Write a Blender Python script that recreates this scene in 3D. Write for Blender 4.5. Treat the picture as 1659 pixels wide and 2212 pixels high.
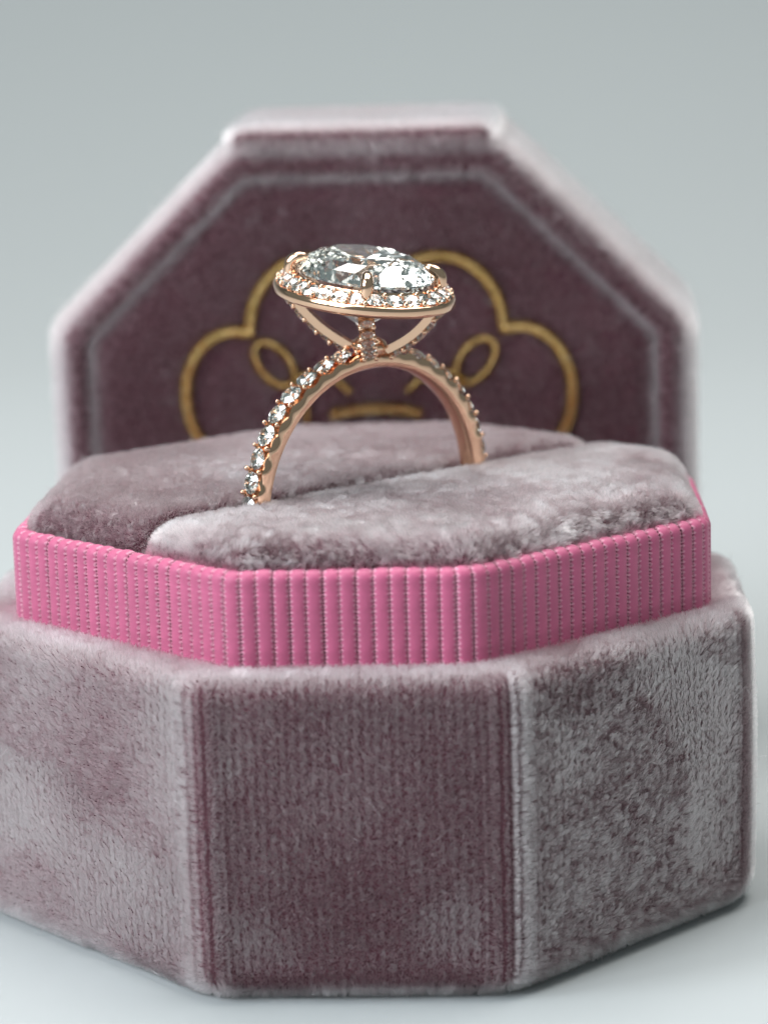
import bpy, bmesh, math
import numpy as np
from mathutils import Matrix, Vector

for o in list(bpy.data.objects):
    bpy.data.objects.remove(o)
S = bpy.context.scene
U = 0.01                                    # all sizes below are in centimetres

# ------------------------------------------------------------------ camera
FPX, PIT, YAW, ROLL = 5600 / 1659.0, 0.1917, -0.048, -0.028
CAM = np.array([0.921, -16.916, 5.773])
fw = np.array([math.sin(YAW) * math.cos(PIT), math.cos(YAW) * math.cos(PIT), -math.sin(PIT)])
rt0 = np.array([math.cos(YAW), -math.sin(YAW), 0.0])
up0 = np.cross(rt0, fw)
rt = rt0 * math.cos(ROLL) + up0 * math.sin(ROLL)
up = up0 * math.cos(ROLL) - rt0 * math.sin(ROLL)
cd = bpy.data.cameras.new('camera')
cam = bpy.data.objects.new('camera', cd)
S.collection.objects.link(cam)
cam.matrix_world = Matrix(((rt[0], up[0], -fw[0], CAM[0] * U), (rt[1], up[1], -fw[1], CAM[1] * U),
                           (rt[2], up[2], -fw[2], CAM[2] * U), (0, 0, 0, 1)))
cd.sensor_fit = 'HORIZONTAL'
cd.sensor_width = 36.0
cd.lens = 36.0 * FPX
cd.clip_start = 0.005
cd.clip_end = 20.0
cd.dof.use_dof = True
cd.dof.focus_distance = 16.0 * U
cd.dof.aperture_fstop = cd.lens / 2.9        # aperture of 2.9 mm across
S.camera = cam

# ------------------------------------------------------------------ world and lamps
W = bpy.data.worlds.new('World')
S.world = W
W.use_nodes = True
W.node_tree.nodes['Background'].inputs[0].default_value = (0.74, 0.90, 0.90, 1)
W.node_tree.nodes['Background'].inputs[1].default_value = 0.22


def area(name, loc, target, size, power, color):
    d = bpy.data.lights.new(name, 'AREA')
    d.shape = 'RECTANGLE'
    d.size, d.size_y = size[0] * U, size[1] * U
    d.energy = power
    d.color = color
    o = bpy.data.objects.new(name, d)
    S.collection.objects.link(o)
    o.location = Vector(loc) * U
    o.rotation_euler = (Vector(target) - Vector(loc)).to_track_quat('-Z', 'Y').to_euler()
    return o


# a window of four panes to the front left, and two bright strips overhead
wdir = Vector((36, 22, -29)).normalized()
wx = wdir.cross(Vector((0, 0, 1))).normalized()
wy = wx.cross(wdir)
for ix in (-1, 1):
    for iy in (-1, 1):
        c = Vector((-36, -24, 30)) + wx * ix * 9.5 + wy * iy * 10
        area('window_light', c, c + wdir * 10, (15.5, 16.5), 0.80, (0.88, 0.945, 1.0))
for ix in (-1, 1):
    c = Vector((4 + ix * 16, 10, 56))
    area('overhead_light', c, c + Vector((-4, -12, -56)), (24, 42), 2.05, (1.0, 0.985, 0.96))

S.view_settings.view_transform = 'Standard'
S.view_settings.look = 'None'
S.view_settings.exposure = 0.09
S.view_settings.gamma = 1.0
S.view_settings.use_curve_mapping = False
S.render.engine = 'CYCLES'
cy = S.cycles
cy.max_bounces = 14
cy.transmission_bounces = 14
cy.glossy_bounces = 10
cy.diffuse_bounces = 4
cy.transparent_max_bounces = 16
cy.caustics_reflective = False
cy.caustics_refractive = False
cy.sample_clamp_indirect = 6.0
cy.use_denoising = True

rng = np.random.default_rng(7)
JIT = 0.13


# ------------------------------------------------------------------ materials
def mat(name):
    m = bpy.data.materials.new(name)
    m.use_nodes = True
    nt = m.node_tree
    nt.nodes.clear()
    out = nt.nodes.new('ShaderNodeOutputMaterial')
    return m, nt, out


def principled(name, col, rough=0.5, metal=0.0, noise=None, bump=None, sheen=0.0, spec=0.5):
    m, nt, out = mat(name)
    b = nt.nodes.new('ShaderNodeBsdfPrincipled')
    b.inputs['Base Color'].default_value = (*col, 1)
    b.inputs['Roughness'].default_value = rough
    b.inputs['Metallic'].default_value = metal
    b.inputs['Sheen Weight'].default_value = sheen
    b.inputs['Specular IOR Level'].default_value = spec
    nt.links.new(b.outputs[0], out.inputs[0])
    tc = nt.nodes.new('ShaderNodeTexCoord')
    if noise:
        sc, amt = noise
        n = nt.nodes.new('ShaderNodeTexNoise')
        n.inputs['Scale'].default_value = sc
        n.inputs['Detail'].default_value = 4
        nt.links.new(tc.outputs['Object'], n.inputs['Vector'])
        mr = nt.nodes.new('ShaderNodeMapRange')
        mr.inputs['To Min'].default_value = 1 - amt
        mr.inputs['To Max'].default_value = 1 + amt
        nt.links.new(n.outputs['Fac'], mr.inputs['Value'])
        mx = nt.nodes.new('ShaderNodeMix')
        mx.data_type = 'RGBA'
        mx.blend_type = 'MULTIPLY'
        mx.inputs['Factor'].default_value = 1
        mx.inputs['A'].default_value = (*col, 1)
        nt.links.new(mr.outputs[0], mx.inputs['B'])
        nt.links.new(mx.outputs['Result'], b.inputs['Base Color'])
    if bump:
        sc, st, dist = bump
        n = nt.nodes.new('ShaderNodeTexNoise')
        n.inputs['Scale'].default_value = sc
        n.inputs['Detail'].default_value = 3
        nt.links.new(tc.outputs['Object'], n.inputs['Vector'])
        bp = nt.nodes.new('ShaderNodeBump')
        bp.inputs['Strength'].default_value = st
        bp.inputs['Distance'].default_value = dist
        nt.links.new(n.outputs['Fac'], bp.inputs['Height'])
        nt.links.new(bp.outputs[0], b.inputs['Normal'])
    return m


def hair_mat(name, col, rough=0.35, radial=0.5, coat=0.0):
    m, nt, out = mat(name)
    h = nt.nodes.new('ShaderNodeBsdfHairPrincipled')
    h.model = 'CHIANG'
    h.parametrization = 'COLOR'
    h.inputs['Color'].default_value = (*col, 1)
    h.inputs['Roughness'].default_value = rough
    h.inputs['Radial Roughness'].default_value = radial
    h.inputs['Coat'].default_value = coat
    h.inputs['Random Roughness'].default_value = 0.3
    h.inputs['IOR'].default_value = 1.85
    nt.links.new(h.outputs[0], out.inputs[0])
    hi = nt.nodes.new('ShaderNodeHairInfo')
    mr = nt.nodes.new('ShaderNodeMapRange')
    mr.inputs['To Min'].default_value = 0.72
    mr.inputs['To Max'].default_value = 1.22
    nt.links.new(hi.outputs['Random'], mr.inputs['Value'])
    mx = nt.nodes.new('ShaderNodeMix')
    mx.data_type = 'RGBA'
    mx.blend_type = 'MULTIPLY'
    mx.inputs['Factor'].default_value = 1
    mx.inputs['A'].default_value = (*col, 1)
    nt.links.new(mr.outputs[0], mx.inputs['B'])
    nt.links.new(mx.outputs['Result'], h.inputs['Color'])
    return m


def diamond_mat(name):
    m, nt, out = mat(name)
    g = nt.nodes.new('ShaderNodeBsdfGlass')
    g.inputs['Color'].default_value = (0.992, 0.994, 0.985, 1)
    g.inputs['Roughness'].default_value = 0.0
    g.inputs['IOR'].default_value = 2.42
    nt.links.new(g.outputs[0], out.inputs[0])
    return m


def ribbon_mat(name):
    """grosgrain cord: deep pink warp on the crest, paler weft threads showing in a zigzag along both edges"""
    m, nt, out = mat(name)
    N = nt.nodes.new
    L = nt.links.new

    def math_(op, a, b=None):
        n = N('ShaderNodeMath')
        n.operation = op
        for k, v in enumerate((a, b)):
            if v is None:
                continue
            if isinstance(v, (int, float)):
                n.inputs[k].default_value = v
            else:
                L(v, n.inputs[k])
        return n.outputs[0]
    tc = N('ShaderNodeTexCoord')
    sx = N('ShaderNodeSeparateXYZ')
    L(tc.outputs['Object'], sx.inputs[0])
    ax = math_('MULTIPLY', math_('ABSOLUTE', sx.outputs['X']), 1 / 0.000487)
    zig = math_('SINE', math_('MULTIPLY', sx.outputs['Z'], 2 * math.pi / 0.00034))
    edge = math_('ADD', ax, math_('MULTIPLY', zig, 0.14))
    mr = N('ShaderNodeMapRange')
    mr.inputs['From Min'].default_value = 0.66
    mr.inputs['From Max'].default_value = 0.92
    L(edge, mr.inputs['Value'])
    ns = N('ShaderNodeTexNoise')
    ns.inputs['Scale'].default_value = 1500
    L(tc.outputs['Object'], ns.inputs['Vector'])
    mx = N('ShaderNodeMix')
    mx.data_type = 'RGBA'
    mx.inputs['A'].default_value = (0.51, 0.108, 0.215, 1)
    mx.inputs['B'].default_value = (0.72, 0.32, 0.43, 1)
    L(mr.outputs[0], mx.inputs['Factor'])
    hs = N('ShaderNodeHueSaturation')
    oi = N('ShaderNodeObjectInfo')
    val = math_('ADD', math_('ADD', math_('MULTIPLY', ns.outputs['Fac'], 0.30), 0.80), math_('MULTIPLY', oi.outputs['Random'], 0.10))
    L(val, hs.inputs['Value'])
    L(mx.outputs['Result'], hs.inputs['Color'])
    b = N('ShaderNodeBsdfPrincipled')
    b.inputs['Roughness'].default_value = 0.5
    b.inputs['Specular IOR Level'].default_value = 0.35
    b.inputs['Sheen Weight'].default_value = 0.12
    L(hs.outputs['Color'], b.inputs['Base Color'])
    bp = N('ShaderNodeBump')
    bp.inputs['Strength'].default_value = 0.5
    bp.inputs['Distance'].default_value = 0.00006
    L(math_('ADD', math_('MULTIPLY', zig, math_('MULTIPLY', math_('MULTIPLY', ax, ax), 0.45)), math_('MULTIPLY', ns.outputs['Fac'], 1.2)), bp.inputs['Height'])
    L(bp.outputs[0], b.inputs['Normal'])
    L(b.outputs[0], out.inputs[0])
    return m


M = dict(
    backing=principled('velvet_backing', (0.12, 0.045, 0.06), 0.9),
    pile=hair_mat('mauve_velvet_pile', (0.47, 0.395, 0.405), 0.19, 0.36, 0.5),
    ribbon=ribbon_mat('pink_grosgrain'),
    ribbon_base=principled('pink_grosgrain_ground', (0.66, 0.28, 0.39), 0.6),
    gold=principled('rose_gold', (0.82, 0.53, 0.365), 0.11, 1.0),
    gold_bright=principled('polished_rose_gold', (0.89, 0.58, 0.40), 0.11, 1.0),
    brass=principled('gold_foil', (0.60, 0.45, 0.20), 0.14, 1.0, bump=(500, 0.5, 0.0006)),
    diamond=diamond_mat('diamond'),
    paper=principled('white_backdrop_paper', (0.425, 0.45, 0.455), 0.6, noise=(6, 0.015)),
)


# ------------------------------------------------------------------ object helpers
def link(o, parent=None):
    S.collection.objects.link(o)
    if parent is not None:
        o.parent = parent
    return o


def mesh_obj(name, V, F, m, parent=None, smooth=True):
    me = bpy.data.meshes.new(name)
    me.from_pydata([tuple(np.asarray(v) * U) for v in V], [], [tuple(map(int, f)) for f in F])
    me.validate()
    me.update()
    if smooth:
        me.polygons.foreach_set('use_smooth', [True] * len(me.polygons))
    me.materials.append(m)
    return link(bpy.data.objects.new(name, me), parent)


def copy_obj(o, parent, mtx):
    c = o.copy()
    S.collection.objects.link(c)
    c.parent = parent
    c.matrix_basis = mtx
    return c


def empty(name, label, cat, loc=(0, 0, 0), mtx=None):
    o = bpy.data.objects.new(name, None)
    S.collection.objects.link(o)
    o.empty_display_size = 0.005
    if mtx is not None:
        o.matrix_world = mtx
    else:
        o.location = Vector(loc) * U
    o['label'] = label
    o['category'] = cat
    return o


def frame(x, y, z, p):
    """4x4 from three axes and a point in cm"""
    m = np.eye(4)
    m[:3, 0], m[:3, 1], m[:3, 2], m[:3, 3] = x, y, z, np.asarray(p) * U
    return Matrix(m.tolist())


def unit(v):
    v = np.asarray(v, float)
    return v / np.linalg.norm(v)


# ------------------------------------------------------------------ outlines and grids
def octagon(ax, ay, t, s):
    return np.array([(-t, -ay), (t, -ay), (ax, -s), (ax, s), (t, ay), (-t, ay), (-ax, s), (-ax, -s)], float)


def inset(poly, d):
    n = len(poly)
    out = []
    for i in range(n):
        a, b, c = poly[i - 1], poly[i], poly[(i + 1) % n]
        e1, e2 = unit(b - a), unit(c - b)
        n1, n2 = np.array([-e1[1], e1[0]]), np.array([-e2[1], e2[0]])   # inward for ccw
        A = np.array([n1, n2])
        out.append(np.linalg.solve(A, np.array([n1 @ b + d, n2 @ b + d])))
    return np.array(out)


def rounded(poly, r, ns=10, nc=6):
    """closed loop, same point count for any polygon with the same number of corners"""
    n = len(poly)
    pts = []
    tang = []
    for i in range(n):
        a, b, c = poly[i - 1], poly[i], poly[(i + 1) % n]
        e1, e2 = unit(b - a), unit(c - b)
        ang = math.acos(max(-1, min(1, e1 @ e2)))
        rr = r[i] if hasattr(r, '__len__') else r
        tl = rr * math.tan(ang / 2)
        tl = min(tl, 0.49 * np.linalg.norm(b - a), 0.49 * np.linalg.norm(c - b))
        rr = tl / math.tan(ang / 2)
        cen = b - e1 * tl + np.array([-e1[1], e1[0]]) * rr
        a0 = math.atan2(-e1[0], e1[1])
        arc = [cen + rr * np.array([math.cos(a0 + ang * k / nc), math.sin(a0 + ang * k / nc)]) for k in range(nc + 1)]
        tang.append((arc[0], arc[-1], arc))
    for i in range(n):
        pts += tang[i][2]
        st, en = tang[i][2][-1], tang[(i + 1) % n][2][0]
        pts += [st + (en - st) * k / ns for k in range(1, ns)]
    return np.array(pts)


class Grid:
    """rows of closed loops: P[j, i, 3]"""

    def __init__(self, loops):
        self.P = np.array(loops, float)

    def mesh(self, cap_last=False, flip=False):
        nj, ni = self.P.shape[:2]
        V = self.P.reshape(-1, 3)
        F = []
        for j in range(nj - 1):
            for i in range(ni):
                k = (i + 1) % ni
                f = (j * ni + i, j * ni + k, (j + 1) * ni + k, (j + 1) * ni + i)
                F.append(f[::-1] if flip else f)
        if cap_last:
            f = [(nj - 1) * ni + i for i in range(ni)]
            F.append(f[::-1] if flip else f)
        return V, F


def hash3(ix, iy, iz, seed):
    h = (ix * 374761393 + iy * 668265263 + iz * 2147483647 + seed * 974711) & 0xFFFFFFFF
    h = ((h ^ (h >> 13)) * 1274126177) & 0xFFFFFFFF
    h = ((h ^ (h >> 16)) * 2246822519) & 0xFFFFFFFF
    return ((h ^ (h >> 15)) & 0xFFFF) / 65535.0


def vnoise(p, freq, seed):
    q = np.asarray(p) * freq + 1000.0
    i = np.floor(q).astype(np.int64)
    f = q - i
    f = f * f * (3 - 2 * f)
    r = 0
    for dx in (0, 1):
        for dy in (0, 1):
            for dz in (0, 1):
                w = (f[:, 0] if dx else 1 - f[:, 0]) * (f[:, 1] if dy else 1 - f[:, 1]) * (f[:, 2] if dz else 1 - f[:, 2])
                r = r + w * hash3(i[:, 0] + dx, i[:, 1] + dy, i[:, 2] + dz, seed)
    return r * 2 - 1


def vec_noise(p, freq, seed):
    return np.stack([vnoise(p, freq, seed + k * 17) for k in range(3)], 1)


def smooth(a, b, x):
    t = np.clip((x - a) / (b - a), 0, 1)
    return t * t * (3 - 2 * t)


def sample_grid(G, density, seed, flip=False):
    r = np.random.default_rng(seed)
    P = G.P
    nj, ni = P.shape[:2]
    A = P[:-1]
    B = np.roll(P, -1, 1)[:-1]
    C = np.roll(P, -1, 1)[1:]
    D = P[1:]
    N = np.cross(C - A, D - B)
    ar = 0.5 * np.linalg.norm(N, axis=2).ravel()
    # smooth vertex normals
    fn = N
    vn = np.zeros_like(P)
    vn[:-1] += fn
    vn[1:] += fn
    vn[:-1] += np.roll(fn, 1, 1)
    vn[1:] += np.roll(fn, 1, 1)
    vn /= np.maximum(np.linalg.norm(vn, axis=2, keepdims=True), 1e-12)
    if flip:
        vn = -vn
    # perimeter coordinate of the widest loop
    j0 = 0
    seg = np.linalg.norm(np.roll(P[j0], -1, 0) - P[j0], axis=1)
    sc = np.concatenate([[0], np.cumsum(seg)])
    n = int(ar.sum() * density)
    cell = np.searchsorted(np.cumsum(ar) / ar.sum(), r.random(n))
    cell = np.minimum(cell, len(ar) - 1)
    j, i = cell // ni, cell % ni
    k = (i + 1) % ni
    u, v = r.random(n)[:, None], r.random(n)[:, None]

    def bl(X):
        return (X[j, i] * (1 - u) + X[j, k] * u) * (1 - v) + (X[j + 1, i] * (1 - u) + X[j + 1, k] * u) * v
    p = bl(P)
    nn = bl(vn)
    nn /= np.linalg.norm(nn, axis=1, keepdims=True)
    s = sc[i] * (1 - u[:, 0]) + sc[i + 1] * u[:, 0]
    t = j + v[:, 0]
    return p, nn, s, t, r


def pile(parent, G, density, length, radius, lean, seed, keep=None, flip=False, name='velvet_pile', jit=JIT):
    p, n, s, t, r = sample_grid(G, density, seed, flip)
    if keep is not None:
        w = keep(p, n, s, t)
        m = r.random(len(p)) < w
        p, n, s, t = p[m], n[m], s[m], t[m]
    ln = lean(p, n, s, t) + r.normal(0, jit, p.shape)
    ln -= n * (ln * n).sum(1, keepdims=True)
    L = length * (0.82 + 0.36 * r.random(len(p)))[:, None]
    stray = r.random(len(p)) < 0.0012                # a few long loose fibres
    L[stray] *= 1.9
    ln[stray] += r.normal(0, 0.8, (int(stray.sum()), 3))
    d1 = n + 0.55 * ln
    d1 /= np.linalg.norm(d1, axis=1, keepdims=True)
    d2 = n * 0.8 + 1.45 * ln
    d2 /= np.linalg.norm(d2, axis=1, keepdims=True)
    a = p
    b = a + d1 * L * 0.5
    c = b + d2 * L * 0.5
    pts = np.stack([a, b, c], 1).reshape(-1, 3) * U
    hc = bpy.data.hair_curves.new(name)
    hc.add_curves([3] * len(p))
    hc.position_data.foreach_set('vector', pts.astype(np.float32).ravel())
    rad = np.tile(np.array([1.0, 0.95, 0.55]) * radius * U, len(p)).astype(np.float32)
    at = hc.attributes.get('radius') or hc.attributes.new('radius', 'FLOAT', 'POINT')
    at.data.foreach_set('value', rad)
    hc.materials.append(M['pile'])
    o = bpy.data.objects.new(name, hc)
    o['kind'] = 'stuff'
    return link(o, parent)


# ------------------------------------------------------------------ setting: seamless paper sweep
prof = [(-90, 0)] + [(x, 0) for x in (-40, -10, 10, 26)]
R0 = 52
for k in range(1, 25):
    a = math.pi / 2 * k / 24
    prof.append((26 + R0 * math.sin(a), R0 - R0 * math.cos(a)))
prof += [(78, 60), (78, 110)]
V, F = [], []
for y, z in prof:
    V += [(-130, y, z), (130, y, z)]
for k in range(len(prof) - 1):
    F.append((2 * k, 2 * k + 1, 2 * k + 3, 2 * k + 2))
bd = mesh_obj('backdrop', V, F, M['paper'])
bd['kind'] = 'structure'
bd['label'] = 'pale grey seamless backdrop sweeping up behind a white tabletop'

# ------------------------------------------------------------------ ring box base
HB, HC = 2.015, 2.55
OUT = octagon(2.50, 2.47, 0.935, 0.80)
OUT[6, 0] = OUT[7, 0] = -2.62
IN = octagon(2.20, 2.18, 0.72, 0.80)
IN[6, 0] = IN[7, 0] = -2.235
box = empty('ring_box', 'octagonal mauve velvet ring box base with pink ribbed ribbon collar', 'ring box')
box['label'] = 'open octagonal mauve velvet ring box base with a pink ribbon collar holding the ring'

PL = 0.052          # pile length
wall = []
RC = 0.10
bodyO = inset(OUT, 0.045)


def z3(l2, z):
    return np.c_[l2, np.full(len(l2), z)]


NS, NC = 14, 8
prof_b = [(0.19, 0.04), (0.09, 0.052), (0.028, 0.11), (0.0, 0.20)] + [(-0.012 * math.sin(math.pi * k / 14), 0.20 + (HB - 0.085 - 0.27) * k / 14) for k in range(1, 15)]
zt = HB - 0.055
for k in range(1, 7):
    a = math.pi / 2 * k / 6
    prof_b.append((RC * (1 - math.cos(a)), zt - RC + RC * math.sin(a)))
for ins, z in prof_b:
    wall.append(z3(rounded(inset(bodyO, ins), 0.36, NS, NC), z))
lastl = wall[-1].copy()
inl = z3(rounded(inset(IN, 0.06), 0.10, NS, NC), zt)
for k in range(1, 4):
    wall.append(lastl + (inl - lastl) * k / 3)
gb = Grid(wall)
V, F = gb.mesh()
body = mesh_obj('body', V, F, M['backing'], box)
# floor of the tray inside the collar
trayl = [z3(rounded(inset(IN, 0.14), 0.1, 6, 4), 1.2)]
V, F = Grid([trayl[0], trayl[0] * 0.02 + np.array([0, 0, 1.2 * 0.98])]).mesh(cap_last=True)
mesh_obj('tray_floor', V, F, M['backing'], box)

# perimeter positions of the eight corners on the body loop
seg = np.linalg.norm(np.roll(wall[0], -1, 0) - wall[0], axis=1)
sc0 = np.concatenate([[0], np.cumsum(seg)])
corner_s = np.array([sc0[(NC + NS) * i + NC // 2] for i in range(8)])
PER = sc0[-1]


def corner_dist(s):
    d = np.abs(s[:, None] - corner_s[None, :])
    d = np.minimum(d, PER - d)
    k = d.argmin(1)
    sg = s - corner_s[k]
    sg = np.where(sg > PER / 2, sg - PER, np.where(sg < -PER / 2, sg + PER, sg))
    return d.min(1), sg


def body_keep(p, n, s, t):
    row = 0.5 + 0.5 * np.cos(2 * np.pi * s / 0.055 + 1.5 * vnoise(p * np.array([1, 1, .15]), 2.0, 3))
    w = 0.5 + 0.5 * row
    d, sg = corner_dist(s)
    gap = 0.5 + 0.5 * np.cos(2 * np.pi * (sg + 0.010 * vnoise(p, 6, 77)) / 0.08)
    near = smooth(0.13, 0.09, d) * (np.abs(n[:, 2]) < 0.6)
    w = w * (1 - near) + near * np.where(gap > 0.22, 1.0, 0.05)
    return w


def body_lean(p, n, s, t):
    out = np.zeros_like(p)
    # nap runs gently upwards, ruffled by handling
    e = np.stack([-n[:, 1], n[:, 0], 0 * n[:, 0]], 1)
    side = smooth(0.75, 0.95, -n[:, 1])            # 1 on the front face
    c1 = vnoise(p, 1.15, 15)
    c2 = vnoise(p, 2.2, 23)
    cr = smooth(-0.04, 0.30, 0.65 * c1 + 0.5 * c2) * (1 - 0.45 * smooth(0.2, 0.6, n[:, 0])) * (1 - 0.65 * smooth(0.3, 0.8, n[:, 2]))
    out += np.array([0, 0, 1.0]) * 0.52
    vv = vec_noise(p, 1.6, 31)
    out += vv * (0.18 + 1.1 * cr * (1 - 0.72 * side))[:, None]
    out += np.array([0, 0, 1.0]) * (cr * (1 - 0.65 * side) * 0.9)[:, None]
    d, sg = corner_dist(s)
    cn = smooth(0.12, 0.2, d)[:, None]
    rgt = smooth(0.2, 0.6, n[:, 0])[:, None]
    out += (vec_noise(p, 24, 41) * (0.12 + 0.16 * rgt) + vec_noise(p, 36, 43) * (0.15 + 0.16 * rgt)) * (0.25 + 0.75 * cn)
    out *= 0.5 + 0.5 * cn
    # pile splays open along the bent corners and spills over at the top edge
    d, sg = corner_dist(s)
    out += e * (np.sign(sg) * smooth(0.16, 0.12, d) * 0.55)[:, None]
    low = smooth(0.25, 0.02, p[:, 2])
    out += np.array([0, 0, -1.0]) * low[:, None] * 0.5
    return out


pile(body, gb, 27000, PL, 0.00145, body_lean, 5, body_keep)

# ------------------------------------------------------------------ ribbon collar: a ground strip and one mesh per rib
rib_band = empty('ribbon_band', 'x', 'x')
del rib_band['label'], rib_band['category']
rib_band.parent = box
rib_band['label'] = 'pink grosgrain ribbon wrapped round the collar'
T = 0.05            # half thickness of the collar's rolled top
gl = []
for ins, z in [(0.02, HB - 0.2), (0.02, HC - T)] + [(0.02 + (T - 0.008) * (1 - math.cos(a)), HC - T + (T - 0.008) * math.sin(a)) for a in np.linspace(0.2, math.pi, 9)] + [(0.10, HC - 0.5)]:
    gl.append(z3(rounded(inset(IN, ins), 0.30, 12, 6), z))
V, F = Grid(gl).mesh()
mesh_obj('ribbon_ground', V, F, M['ribbon_base'], rib_band)

loop = rounded(IN, 0.30, 60, 16)
seg = np.linalg.norm(np.roll(loop, -1, 0) - loop, axis=1)
cum = np.concatenate([[0], np.cumsum(seg)])
NR = int(round(cum[-1] / 0.0975))
pitch = cum[-1] / NR


def rib_mesh():
    """one cord of the grosgrain, standing on the collar's face and rolling over its top; fine weft threads ripple across it"""
    z0, z1 = HB - 0.17, HC - T
    path = []
    nz = 62
    for k in range(nz + 1):
        z = z0 + (z1 - z0) * k / nz
        path.append((0.0, z, 0.0, k % 2))
    for k in range(1, 15):
        a = math.pi * 0.93 * k / 14
        path.append((T * (1 - math.cos(a)), z1 + T * math.sin(a), a, k % 2))
    V, F = [], []
    na = 9
    hw = pitch * 0.50
    for (y, z, a, odd) in path:
        oy, oz = -math.cos(a), math.sin(a)           # outward direction
        for i in range(na):
            th = math.pi * i / (na - 1)
            x = -math.cos(th)
            h = math.sin(th) ** 0.8 * 0.023
            edge = abs(x) ** 2
            wob = (0.004 if odd else -0.004) * edge
            xx = x * (hw + (0.008 if odd else -0.010) * edge)
            V.append((xx, y + oy * (h + wob * 0.5 - 0.004), z + oz * (h + wob * 0.5 - 0.004)))
    for j in range(len(path) - 1):
        for i in range(na - 1):
            F.append((j * na + i, j * na + i + 1, (j + 1) * na + i + 1, (j + 1) * na + i))
    return V, F


rib0 = None
for k in range(NR):
    s = (k + 0.37 + rng.normal(0, 0.012)) * pitch
    i = min(np.searchsorted(cum, s, side='right') - 1, len(loop) - 1)
    f = (s - cum[i]) / seg[i]
    a, b = loop[i], loop[(i + 1) % len(loop)]
    pt = a + (b - a) * f
    e0 = unit(loop[(i + 2) % len(loop)] - loop[i - 1])
    ang = math.atan2(e0[1], e0[0])
    mtx = Matrix.Translation(Vector((pt[0] * U, pt[1] * U, rng.uniform(-0.004, 0.004) * U))) @ Matrix.Rotation(ang + rng.normal(0, 0.012), 4, 'Z') \
        @ Matrix.Rotation(rng.normal(0, 0.0010), 4, 'Y') @ Matrix.Diagonal((rng.uniform(0.98, 1.04), 1, 1, 1))
    if rib0 is None:
        V, F = rib_mesh()
        rib0 = mesh_obj('rib', V, F, M['ribbon'], rib_band)
        rib0.matrix_basis = mtx
    else:
        copy_obj(rib0, rib_band, mtx)

# ------------------------------------------------------------------ the two cushions with the ring slot between
SA = math.radians(43.0)
dS = np.array([math.cos(SA), math.sin(SA)])
nS = np.array([math.sin(SA), -math.cos(SA)])       # towards the front right
SLOT0 = np.array([0.0, -0.34])


def clip(poly, n, off):
    out = []
    m = len(poly)
    for i in range(m):
        a, b = poly[i], poly[(i + 1) % m]
        da, db = a @ n - off, b @ n - off
        if da <= 0:
            out.append(a)
        if da * db < 0:
            out.append(a + (b - a) * da / (da - db))
    return np.array(out)


def tidy(poly, tol=0.35):
    """drop corners that stand closer than tol to the next"""
    P = [np.array(p) for p in poly]
    i = 0
    while i < len(P) and len(P) > 4:
        j = (i + 1) % len(P)
        if np.linalg.norm(P[i] - P[j]) < tol:
            P[i] = (P[i] + P[j]) / 2
            P.pop(j)
        else:
            i += 1
    return np.array(P)


inner = inset(IN, 0.13)
HGAP = 0.075
backP = tidy(clip(inner, nS, SLOT0 @ nS - HGAP))
frontP = tidy(clip(inset(IN, 0.085), -nS, -(SLOT0 @ nS + 0.02)))


def inset_edges(poly, ds):
    n = len(poly)
    out = []
    for i in range(n):
        a, b, c = poly[i - 1], poly[i], poly[(i + 1) % n]
        e1, e2 = unit(b - a), unit(c - b)
        A = np.array([[-e1[1], e1[0]], [-e2[1], e2[0]]])
        out.append(np.linalg.solve(A, np.array([A[0] @ b + ds[i - 1], A[1] @ b + ds[i]])))
    return np.array(out)


def cushion(poly, ztop, ro, rs, rz, seed, lean, dens, length, dome=0.04):
    """plump pad: outer edges roll off over ro, the edge along the ring slot stays crisp (rs)"""
    n = len(poly)
    score = [abs(unit(poly[(i + 1) % n] - poly[i]) @ dS) * np.linalg.norm(poly[(i + 1) % n] - poly[i]) for i in range(n)]
    slot = int(np.argmax(score))
    R = np.array([rs if i == slot else ro for i in range(n)])
    loops = []
    prof = [(0.0, 1.6), (0.0, 2.1), (0.0, ztop - rz)]
    for k in range(1, 10):
        a = math.pi / 2 * k / 9
        prof.append((1 - math.cos(a), ztop - rz + rz * math.sin(a)))
    for f, z in prof:
        loops.append(z3(rounded(inset_edges(poly, R * f), 0.09, 8, 5), z))
    last = loops[-1]
    cen = last.mean(0)
    for k in range(1, 9):
        f = k / 8 * 0.97
        l = last + (cen - last) * f
        l[:, 2] = ztop + dome * (1 - (1 - f) ** 2)
        loops.append(l)
    g = Grid(loops)
    V, F = g.mesh(cap_last=True)
    o = mesh_obj('cushion', V, F, M['backing'], box)
    gp = Grid(loops[1:])
    pile(o, gp, dens, length, 0.0016, lean, seed, lambda p, n, s, t: (p[:, 2] > 2.25) * 1.0)
    return o


def lean_back(p, n, s, t):
    out = np.array([0.15, -0.6, 0.0]) + 0 * p
    out = out + vec_noise(p, 1.3, 51) * 0.30 + vec_noise(p, 4, 53) * 0.14 + vec_noise(p, 18, 55) * 0.30 + vec_noise(p, 38, 57) * 0.25
    return out


def lean_front(p, n, s, t):
    out = np.array([-0.05, -0.28, 0.0]) + 0 * p
    fr = smooth(0.8, 0.3, n[:, 2])
    out = out + np.stack([0.35 * fr, 0 * fr, 0.5 * fr], 1)
    out = out + vec_noise(p, 1.5, 61) * 0.38 + vec_noise(p, 4.5, 63) * 0.2 + vec_noise(p, 16, 65) * 0.35 + vec_noise(p, 34, 67) * 0.25
    return out


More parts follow.
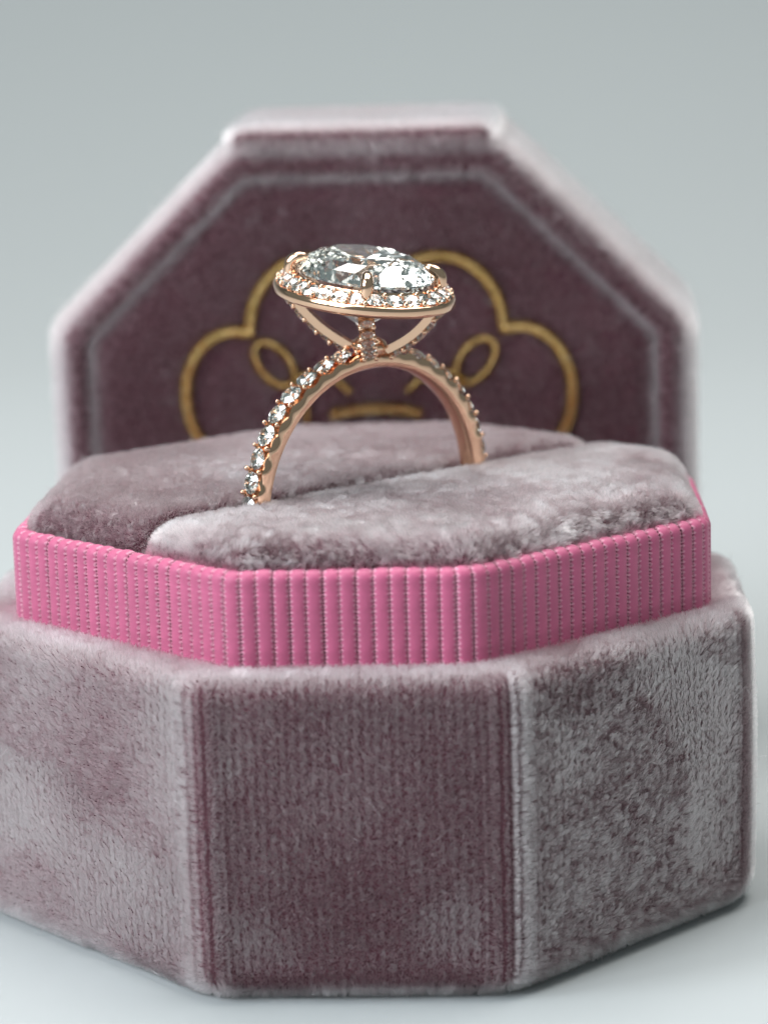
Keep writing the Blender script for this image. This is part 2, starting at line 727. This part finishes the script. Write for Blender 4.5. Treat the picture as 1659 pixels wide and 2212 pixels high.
cb = cushion(backP, 2.75, 0.26, 0.08, 0.19, 71, lean_back, 23000, 0.055, 0.02)
cb['label'] = 'rear velvet cushion behind the ring slot'
cf = cushion(frontP, 2.71, 0.22, 0.07, 0.19, 73, lean_front, 24000, 0.06, 0.0)
cf['label'] = 'front velvet cushion before the ring slot'

# ------------------------------------------------------------------ lid, standing on edge behind the base
LY, LYAW, LX = 3.02, -0.034, -0.105
LLEAN = math.radians(2.6)
lidE = empty('box_lid', 'octagonal mauve velvet box lid standing upright behind the base, gold emblem on its face', 'box lid', (LX, LY, 0.0))
lidE.rotation_euler = (LLEAN, 0, LYAW)
LH = 2.47
LZS = 0.970
tq = 1.03


def lid_loop(ins, y, ns=12, nc=6):
    P8 = np.array([(-tq, -LH), (tq, -LH), (LH, -tq), (LH, tq), (tq, LH), (-tq, LH), (-LH, tq), (-LH, -tq)])
    P8 = inset(P8, ins)
    l = rounded(P8, 0.16, ns, nc)
    return np.c_[l[:, 0], np.full(len(l), y), (l[:, 1] + LH) * LZS]


LP = 0.12
w = [lid_loop(0.09, 1.55), lid_loop(0.07, 1.4), lid_loop(0.07, 0.7), lid_loop(0.07, 0.17)]
for k in range(1, 7):
    a = math.pi / 2 * k / 6
    w.append(lid_loop(0.07 + 0.1 * (1 - math.cos(a)), 0.17 - 0.1 * math.sin(a)))
w += [lid_loop(0.19, 0.07), lid_loop(0.225, 0.075), lid_loop(0.245, 0.10), lid_loop(0.25, 0.2)]
gr = Grid(w)
V, F = gr.mesh()
rim = mesh_obj('rim', V, F, M['backing'], lidE)
V, F = Grid([lid_loop(0.09, 1.55), lid_loop(2.3, 1.55)]).mesh(cap_last=True, flip=True)
mesh_obj('lining', V, F, M['backing'], lidE)
pw = [lid_loop(0.26, 0.21), lid_loop(0.30, 0.2), lid_loop(0.305, 0.15), lid_loop(0.33, 0.105), lid_loop(0.37, 0.085), lid_loop(0.45, 0.075), lid_loop(1.0, 0.07), lid_loop(1.6, 0.07), lid_loop(2.3, 0.07)]
gp = Grid(pw)
V, F = gp.mesh(cap_last=True)
panel = mesh_obj('panel', V, F, M['backing'], lidE)


def lid_lean(p, n, s, t):
    out = np.array([0.0, 0.0, 0.05]) + 0 * p
    return out + vec_noise(p, 1.2, 81) * 0.13 + vec_noise(p, 9, 83) * 0.06


pile(rim, gr, 10000, LP, 0.0025, lid_lean, 91, lambda p, n, s, t: (t < 11.2) * 1.0, jit=0.09)


def panel_lean(p, n, s, t):
    c = p - np.array([0, 0, LH * LZS])
    c[:, 1] = 0
    c /= np.linalg.norm(c, axis=1, keepdims=True) + 1e-9
    return lid_lean(p, n, s, t) + c * (smooth(4.6, 3.4, t) * 0.10)[:, None]


pile(panel, gp, 12000, 0.08, 0.0025, panel_lean, 93, lambda p, n, s, t: (t > 1.6) * 1.0, jit=0.07)


# the fabric is folded over and glued along the top edge; the fold ends short of the right corner
fl = []
fx0, fx1 = -1.0, 0.96
for ins, z in [(i_, 2 * LH * LZS + 0.08 + z_) for i_, z_ in ((0.0, -0.19), (0.0, -0.04), (0.02, -0.005), (0.05, 0.0), (0.3, 0.0), (0.66, 0.0))]:
    q = inset(np.array([(fx0, 0.10), (fx1, 0.10), (fx1, 1.45), (fx0, 1.45)]), ins)
    l2 = rounded(q, 0.05, 10, 4)
    fl.append(np.c_[l2, np.full(len(l2), z)])
gf = Grid(fl)
V, F = gf.mesh(cap_last=True)
fold = mesh_obj('fabric_fold', V, F, M['backing'], lidE)
pile(fold, gf, 9000, 0.09, 0.0026, lid_lean, 95)


# emblem: half-round gold strips; outline coordinates on the lid's face (x, z in cm)
def strip(name, pts, width, height, parent, closed=False, label=None):
    pts = np.array(pts, float)
    n = len(pts)
    V, F = [], []
    cross = ((1.0, 0.06), (0.8, 0.0), (0.25, 0.034), (-0.25, 0.034), (-0.8, 0.0), (-1.0, 0.06))
    na = len(cross)
    for i in range(n):
        if closed:
            tg = unit(pts[(i + 1) % n] - pts[i - 1])
        else:
            tg = unit(pts[min(i + 1, n - 1)] - pts[max(i - 1, 0)])
        nx = np.array([-tg[1], tg[0]])
        for cx_, cy_ in cross:
            q = pts[i] + nx * cx_ * width / 2
            V.append((q[0], 0.0 - height + cy_, q[1]))
    for i in range(n if closed else n - 1):
        j = (i + 1) % n
        for k in range(na - 1):
            F.append((i * na + k, i * na + k + 1, j * na + k + 1, j * na + k))
    if not closed:
        F.append(tuple(range(na)))
        F.append(tuple((n - 1) * na + k for k in range(na))[::-1])
    o = mesh_obj(name, V, F, M['brass'], parent, smooth=False)
    if label:
        o['label'] = label
    return o


def arc(c, rx, rz, a0, a1, n, rot=0.0):
    a = np.radians(np.linspace(a0, a1, n))
    x, z = rx * np.cos(a), rz * np.sin(a)
    r = math.radians(rot)
    return np.c_[c[0] + x * math.cos(r) - z * math.sin(r), c[1] + x * math.sin(r) + z * math.cos(r)]


emb = bpy.data.objects.new('emblem', None)
link(emb, lidE)
emb['label'] = 'gold cloud-shaped emblem with two small loops'
# read in the plane of the face: (0, 0) is the emblem's middle
E0 = np.array([0.06, 2.85])                          # middle of the emblem on the face
k1 = 0.00355                                         # cm per unit of the drawing


def epx(u, v):
    return E0 + np.array([(u - 822) * k1, -(v - 835) * k1])


right = [epx(*q) for q in [(822, 612), (838, 585), (868, 560), (910, 541), (960, 534), (1010, 544), (1052, 574), (1082, 618), (1094, 660), (1098, 694),
                           (1140, 690), (1180, 704), (1216, 738), (1238, 786), (1244, 835)]]


def densify(pts, n=5):
    pts = np.array(pts)
    out = []
    m = len(pts)
    for i in range(m - 1):
        p0, p1, p2, p3 = pts[max(i - 1, 0)], pts[i], pts[i + 1], pts[min(i + 2, m - 1)]
        for k in range(n):
            t = k / n
            out.append(0.5 * (2 * p1 + (p2 - p0) * t + (2 * p0 - 5 * p1 + 4 * p2 - p3) * t * t + (3 * p1 - p0 - 3 * p2 + p3) * t ** 3))
    out.append(pts[-1])
    return np.array(out)


lobe1 = densify(right[:10])
lobe2 = densify(right[9:])
q1 = np.vstack([lobe1, lobe2[1:]])
mx = lambda P: np.c_[2 * E0[0] - P[:, 0], P[:, 1]]
mz = lambda P: np.c_[P[:, 0], 2 * E0[1] - P[:, 1]]
outline = np.vstack([q1, mz(q1)[::-1][1:], mz(mx(q1))[1:], mx(q1)[::-1][1:-1]])
strip('emblem_outline', outline, 0.09, 0.012, emb, closed=True)
for sgn, name in ((-1, 'emblem_loop'), (1, 'emblem_loop')):
    cx = 597 if sgn < 0 else 1035
    c = epx(cx, 763)
    strip(name, arc(c, 0.115, 0.20, 0, 352, 40, rot=sgn * -38), 0.06, 0.01, emb, closed=True)
    t = densify([epx(822 + sgn * f, v) for f, v in ((188, 795), (172, 815), (160, 838), (158, 870), (160, 930))])
    strip('emblem_stem', t, 0.05, 0.008, emb)
    t = densify([epx(822 + sgn * f, v) for f, v in ((185, 800), (160, 790), (132, 788), (95, 800), (60, 830))])
    strip('emblem_scroll', t, 0.055, 0.009, emb)
strip('emblem_bar', densify([epx(715, 880), epx(760, 870), epx(822, 866), epx(880, 870), epx(915, 880)]), 0.08, 0.011, emb)

# ------------------------------------------------------------------ ring
LEAN = math.radians(3.0)
d3 = np.array([dS[0], dS[1], 0])
nh = np.array([nS[0], nS[1], 0])
w3 = math.cos(LEAN) * np.array([0, 0, 1.0]) + math.sin(LEAN) * nh
n3 = np.cross(d3, w3)                                # faces the camera side
RB = 1.005                                           # radius to the stone girdles
C3 = np.array([SLOT0[0], SLOT0[1], 2.79]) + d3 * 0.042 + w3 * (-0.145)
base = C3 - w3 * RB
ringE = empty('engagement_ring', 'rose gold engagement ring with oval halo diamond and pave band, standing in the cushion slot', 'ring',
              mtx=frame(d3, -n3, w3, base))


def brilliant(name, rx, ry, parent, detail=True, depth=1.0):
    """round or oval brilliant cut, girdle at z = 0, table up"""
    V = []
    ca, pa = math.radians(34.5), math.radians(40.8)
    rt_ = 0.56
    zc = (1 - rt_) * math.tan(ca)
    if detail:
        jr = np.random.default_rng(3)

        def ring(n, off, rr, z, jit=0.0):
            for k in range(n):
                a = 2 * math.pi * (k + off) / n
                q = rr * (1 + jit * (jr.random() - 0.5))
                V.append((q * math.cos(a), q * math.sin(a), z))
        ring(8, 0.0, 0.56, 0.345)
        ring(16, 0.0, 0.715, 0.283, 0.03)
        ring(16, 0.5, 0.865, 0.168, 0.03)
        ring(32, 0.0, 1.0, 0.018)
        ring(32, 0.0, 1.0, -0.022)
        ring(16, 0.5, 0.80, -0.245, 0.03)
        ring(16, 0.0, 0.57, -0.49, 0.05)
        ring(8, 0.5, 0.28, -0.735, 0.08)
        V.append((0, 0, -0.93))
    else:
        for k in range(6):
            a = math.pi / 3 * k
            V.append((0.58 * math.cos(a), 0.58 * math.sin(a), zc * 0.95))
        for k in range(12):
            a = math.pi / 6 * k
            V.append((math.cos(a), math.sin(a), 0.0))
        V.append((0, 0, -0.82))
    bm = bmesh.new()
    for v in V:
        bm.verts.new((v[0] * rx * U, v[1] * ry * U, v[2] * (rx + ry) / 2 * U * depth))
    bmesh.ops.convex_hull(bm, input=bm.verts)
    bmesh.ops.dissolve_limit(bm, angle_limit=0.004, verts=bm.verts, edges=bm.edges)
    bmesh.ops.recalc_face_normals(bm, faces=bm.faces)
    me = bpy.data.meshes.new(name)
    bm.to_mesh(me)
    bm.free()
    me.materials.append(M['diamond'])
    return link(bpy.data.objects.new(name, me), parent)


def ball(name, r, parent, material, sx=1, sy=1, sz=1):
    bm = bmesh.new()
    bmesh.ops.create_icosphere(bm, subdivisions=2, radius=r * U)
    for v in bm.verts:
        v.co = Vector((v.co.x * sx, v.co.y * sy, v.co.z * sz))
    for f in bm.faces:
        f.smooth = True
    me = bpy.data.meshes.new(name)
    bm.to_mesh(me)
    bm.free()
    me.materials.append(material)
    return link(bpy.data.objects.new(name, me), parent)


# band: swept profile, its upper edge scalloped between the stones
NST = 40
HWB = 0.082
prof = []
V, F = [], []
NA = 480
CZ = RB
for i in range(NA):
    a = 2 * math.pi * i / NA
    ph = (a / (2 * math.pi) * NST) % 1.0
    top = a_top = abs(((a - math.pi / 2 + math.pi) % (2 * math.pi)) - math.pi) < math.radians(118)
    sca = 0.022 * (0.5 + 0.5 * math.cos(2 * math.pi * (ph - 0.5))) if top else 0.01
    ri, ro = 0.862, 0.986
    sec = [(-0.055, ri + 0.004), (-0.075, ri + 0.016), (-HWB, ri + 0.04), (-HWB, ro - 0.022 - sca), (-HWB + 0.012, ro - 0.006 - sca), (-0.058, ro - 0.02 - sca), (-0.056, 0.915),
           (0.056, 0.915), (0.058, ro - 0.02 - sca), (HWB - 0.012, ro - 0.006 - sca), (HWB, ro - 0.022 - sca), (HWB, ri + 0.04), (0.075, ri + 0.016), (0.055, ri + 0.004), (0.02, ri), (-0.02, ri)]
    for y, r in sec:
        V.append((r * math.cos(a), y, CZ + r * math.sin(a)))
m = len(sec)
for i in range(NA):
    j = (i + 1) % NA
    for k in range(m):
        l = (k + 1) % m
        F.append((i * m + k, j * m + k, j * m + l, i * m + l))
band = mesh_obj('band', V, F, M['gold'], ringE)
bpy.context.view_layer.objects.active = band
md = band.modifiers.new('edge', 'EDGE_SPLIT')
md.split_angle = math.radians(42)

stone0 = bead0 = None
for k in range(NST):
    a = 2 * math.pi * (k + 0.5) / NST
    dev = abs(((a - math.pi / 2 + math.pi) % (2 * math.pi)) - math.pi)
    if dev > math.radians(118):
        continue
    o_ = np.array([math.cos(a), 0, math.sin(a)])
    t_ = np.array([-math.sin(a), 0, math.cos(a)])
    if dev > math.radians(5):
        mtx = frame(t_, np.cross(o_, t_), o_, np.array([0, 0, CZ]) + o_ * (0.996 + rng.normal(0, 0.002))) @ Matrix.Rotation(rng.uniform(0, 1), 4, 'Z') @ Matrix.Rotation(rng.normal(0, 0.04), 4, 'X')
        if stone0 is None:
            stone0 = brilliant('pave_diamond', 0.073, 0.073, ringE, detail=False)
            stone0.matrix_basis = mtx
        else:
            copy_obj(stone0, ringE, mtx)
    a2 = 2 * math.pi * (k + 1) / NST
    o2 = np.array([math.cos(a2), 0, math.sin(a2)])
    t2 = np.array([-math.sin(a2), 0, math.cos(a2)])
    for sy in (-1, 1):
        mtx = frame(t2, np.cross(o2, t2), o2, np.array([0, sy * 0.062 + rng.normal(0, 0.0025), CZ]) + o2 * (0.997 + rng.normal(0, 0.002)) + t2 * rng.normal(0, 0.004)) \
            @ Matrix.Scale(rng.uniform(0.85, 1.12), 4)
        if bead0 is None:
            bead0 = ball('bead', 0.0165, ringE, M['gold_bright'], 1, 1, 1.25)
            bead0.matrix_basis = mtx
        else:
            copy_obj(bead0, ringE, mtx)

# head: local frame, tilted a little towards the front
HA, HBx = 0.64, 0.535                                # halo half axes: along the finger (local y), along the band (local x)
SAx, SBx = 0.50, 0.40                               # centre stone half axes
HZ = CZ + RB + 0.40                                  # height of the halo's top face
head = bpy.data.objects.new('head', None)
link(head, ringE)
TL = math.radians(4.5)
head.matrix_basis = Matrix.Translation(Vector((-0.02 * U, 0.03 * U, HZ * U))) @ Matrix.Rotation(TL, 4, 'X')
head['label'] = 'oval diamond in a halo of small diamonds on four prongs'


def ell(a, rx, ry):
    return np.array([rx * math.cos(a), ry * math.sin(a)])


# halo frame
V, F = [], []
NA = 160
sec = [(-0.002, -0.024), (0.006, -0.034), (0.006, -0.078), (-0.004, -0.092), (-0.02, -0.098), (-0.06, -0.092), (-0.11, -0.06), (-0.138, -0.03), (-0.138, 0.036), (-0.128, 0.044), (-0.118, 0.026), (-0.104, -0.035), (-0.03, -0.066), (-0.016, -0.030), (-0.010, -0.022)]
for i in range(NA):
    a = 2 * math.pi * i / NA
    p = ell(a, HBx, HA)
    nrm = unit([math.cos(a) / HBx, math.sin(a) / HA])
    for dr, dz in sec:
        V.append((p[0] + nrm[0] * dr, p[1] + nrm[1] * dr, dz))
m = len(sec)
for i in range(NA):
    j = (i + 1) % NA
    for k in range(m):
        l = (k + 1) % m
        F.append((i * m + k, i * m + l, j * m + l, j * m + k))
halo = mesh_obj('halo_frame', V, F, M['gold'], head)
halo.modifiers.new('edge', 'EDGE_SPLIT').split_angle = math.radians(40)

# halo stones equally spaced along the ellipse
fine = np.array([ell(a, HBx - 0.062, HA - 0.062) for a in np.linspace(0, 2 * math.pi, 2001)])
L = np.concatenate([[0], np.cumsum(np.linalg.norm(np.diff(fine, axis=0), axis=1))])
NH = 28
hs0 = hb0 = None
for k in range(NH):
    s = (k + 0.25) / NH * L[-1]
    i = np.searchsorted(L, s)
    p = fine[i]
    a = math.atan2(p[1] / HA, p[0] / HBx)
    nrm = unit([math.cos(a) / HBx, math.sin(a) / HA])
    zz = unit(np.array([nrm[0] * 0.5, nrm[1] * 0.5, 1]))
    xx = unit(np.cross(np.array([-nrm[1], nrm[0], 0]), zz))
    yy = np.cross(zz, xx)
    mtx = frame(xx, yy, zz, (p[0], p[1], 0.010))
    if hs0 is None:
        hs0 = brilliant('halo_diamond', 0.059, 0.059, head, detail=False)
        hs0.matrix_basis = mtx
    else:
        copy_obj(hs0, head, mtx)
    s2 = (k + 0.75) / NH * L[-1]
    p = fine[np.searchsorted(L, s2)]
    a = math.atan2(p[1] / HA, p[0] / HBx)
    nrm = unit([math.cos(a) / HBx, math.sin(a) / HA])
    for off in (0.042, -0.042):
        mtx = Matrix.Translation(Vector(((p[0] + nrm[0] * off) * U, (p[1] + nrm[1] * off) * U, (0.010 - 0.5 * off) * U)))
        if hb0 is None:
            hb0 = ball('halo_bead', 0.0165, head, M['gold_bright'], 1, 1, 1.3)
            hb0.matrix_basis = mtx
        else:
            copy_obj(hb0, head, mtx)

cs = brilliant('center_diamond', SBx, SAx, head, True, 0.86)
cs.location = (0, 0, 0.072 * U)


def tube(name, pts, rads, parent, material, n=10, flat=1.0):
    pts = np.array(pts, float)
    V, F = [], []
    m = len(pts)
    ref = None
    for i in range(m):
        tg = unit(pts[min(i + 1, m - 1)] - pts[max(i - 1, 0)])
        if ref is None:
            ref = np.cross(tg, [0.3, 0.2, 1.0]) if abs(tg[2]) < 0.9 else np.cross(tg, [1.0, 0.1, 0])
        xx = unit(ref - tg * (ref @ tg))
        yy = np.cross(tg, xx)
        ref = xx
        for k in range(n):
            a = 2 * math.pi * k / n
            V.append(pts[i] + rads[i] * (xx * math.cos(a) + flat * yy * math.sin(a)))
    for i in range(m - 1):
        for k in range(n):
            l = (k + 1) % n
            F.append((i * n + k, i * n + l, (i + 1) * n + l, (i + 1) * n + k))
    F.append(tuple(range(n))[::-1])
    F.append(tuple((m - 1) * n + k for k in range(n)))
    return mesh_obj(name, V, F, material, parent)


# prongs: claws that rise inside the halo and bend over the crown
for k in range(4):
    a = math.pi / 4 + math.pi / 2 * k
    u = ell(a, 1, 1)
    e = np.array([SBx * math.cos(a), SAx * math.sin(a)])
    rr = unit(e)
    P = lambda f, z: np.array([e[0] + rr[0] * f, e[1] + rr[1] * f, z])
    pts = [P(0.035, -0.06), P(0.038, 0.02), P(0.036, 0.08), P(0.024, 0.106), P(-0.008, 0.128), P(-0.046, 0.138), P(-0.072, 0.134)]
    tube('prong', densify(pts, 3), densify(np.array([[0.040], [0.041], [0.042], [0.041], [0.038], [0.031], [0.015]]), 3)[:, 0], head, M['gold_bright'])

# basket: four pave-set arms that run from under the halo to the top of the band
gs0 = None
inv = np.array(head.matrix_basis.inverted())
foot_w = np.array([0, 0, CZ + 0.985])
foot = (inv[:3, :3] @ (foot_w * U) + inv[:3, 3]) / U
for k in range(4):
    a = math.pi / 4 + math.pi / 2 * k
    e = np.array([SBx * math.cos(a), SAx * math.sin(a)])
    rr = np.array([*unit(e), 0])
    top_ = np.array([e[0] + rr[0] * 0.055, e[1] + rr[1] * 0.055, -0.075])
    bot = foot + np.array([rr[0], rr[1], 0]) * 0.115
    pts = []
    for f in np.linspace(0, 1, 12):
        q = top_ + (bot - top_) * f
        q = q + np.array([0, 0, -1]) * 0.035 * math.sin(math.pi * f) + rr * 0.02 * math.sin(math.pi * f)
        pts.append(q)
    pts = np.array(pts)
    dirv = unit(pts[-1] - pts[0])
    side = unit(np.cross(dirv, rr))
    outv = unit(np.cross(side, dirv))
    if outv @ rr < 0:
        outv = -outv
    V, F = [], []
    for i, q in enumerate(pts):
        hw = 0.052 - 0.008 * i / 11
        hd = 0.030
        for sx, so in ((-1, -1), (1, -1), (1, 0.7), (0.8, 0.6), (-0.8, 0.6), (-1, 0.7)):
            V.append(q + side * sx * hw + outv * so * hd)
    nn = 6
    for i in range(len(pts) - 1):
        for j in range(nn):
            l = (j + 1) % nn
            F.append((i * nn + j, i * nn + l, (i + 1) * nn + l, (i + 1) * nn + j))
    F.append(tuple(range(nn))[::-1])
    F.append(tuple((len(pts) - 1) * nn + j for j in range(nn)))
    arm = mesh_obj('basket_arm', V, F, M['gold'], head, smooth=False)
    for g in range(5):
        f = (g + 0.6) / 5.2 * 11
        i = int(f)
        q = pts[i] + (pts[min(i + 1, 11)] - pts[i]) * (f - i) + outv * 0.042
        mtx = frame(side, np.cross(outv, side), outv, q)
        if gs0 is None:
            gs0 = brilliant('basket_diamond', 0.047, 0.047, head, detail=False)
            gs0.matrix_basis = mtx
        else:
            copy_obj(gs0, head, mtx)
        for sx in (-1, 1):
            q2 = q + dirv * 0.048 + side * sx * 0.040 - outv * 0.004
            copy_obj(hb0, head, Matrix.Translation(Vector(q2 * U)))
collar = ball('basket_base', 0.125, head, M['gold'], 1, 1, 0.55)
collar.location = Vector(foot + np.array([0, 0, 0.02])) * U
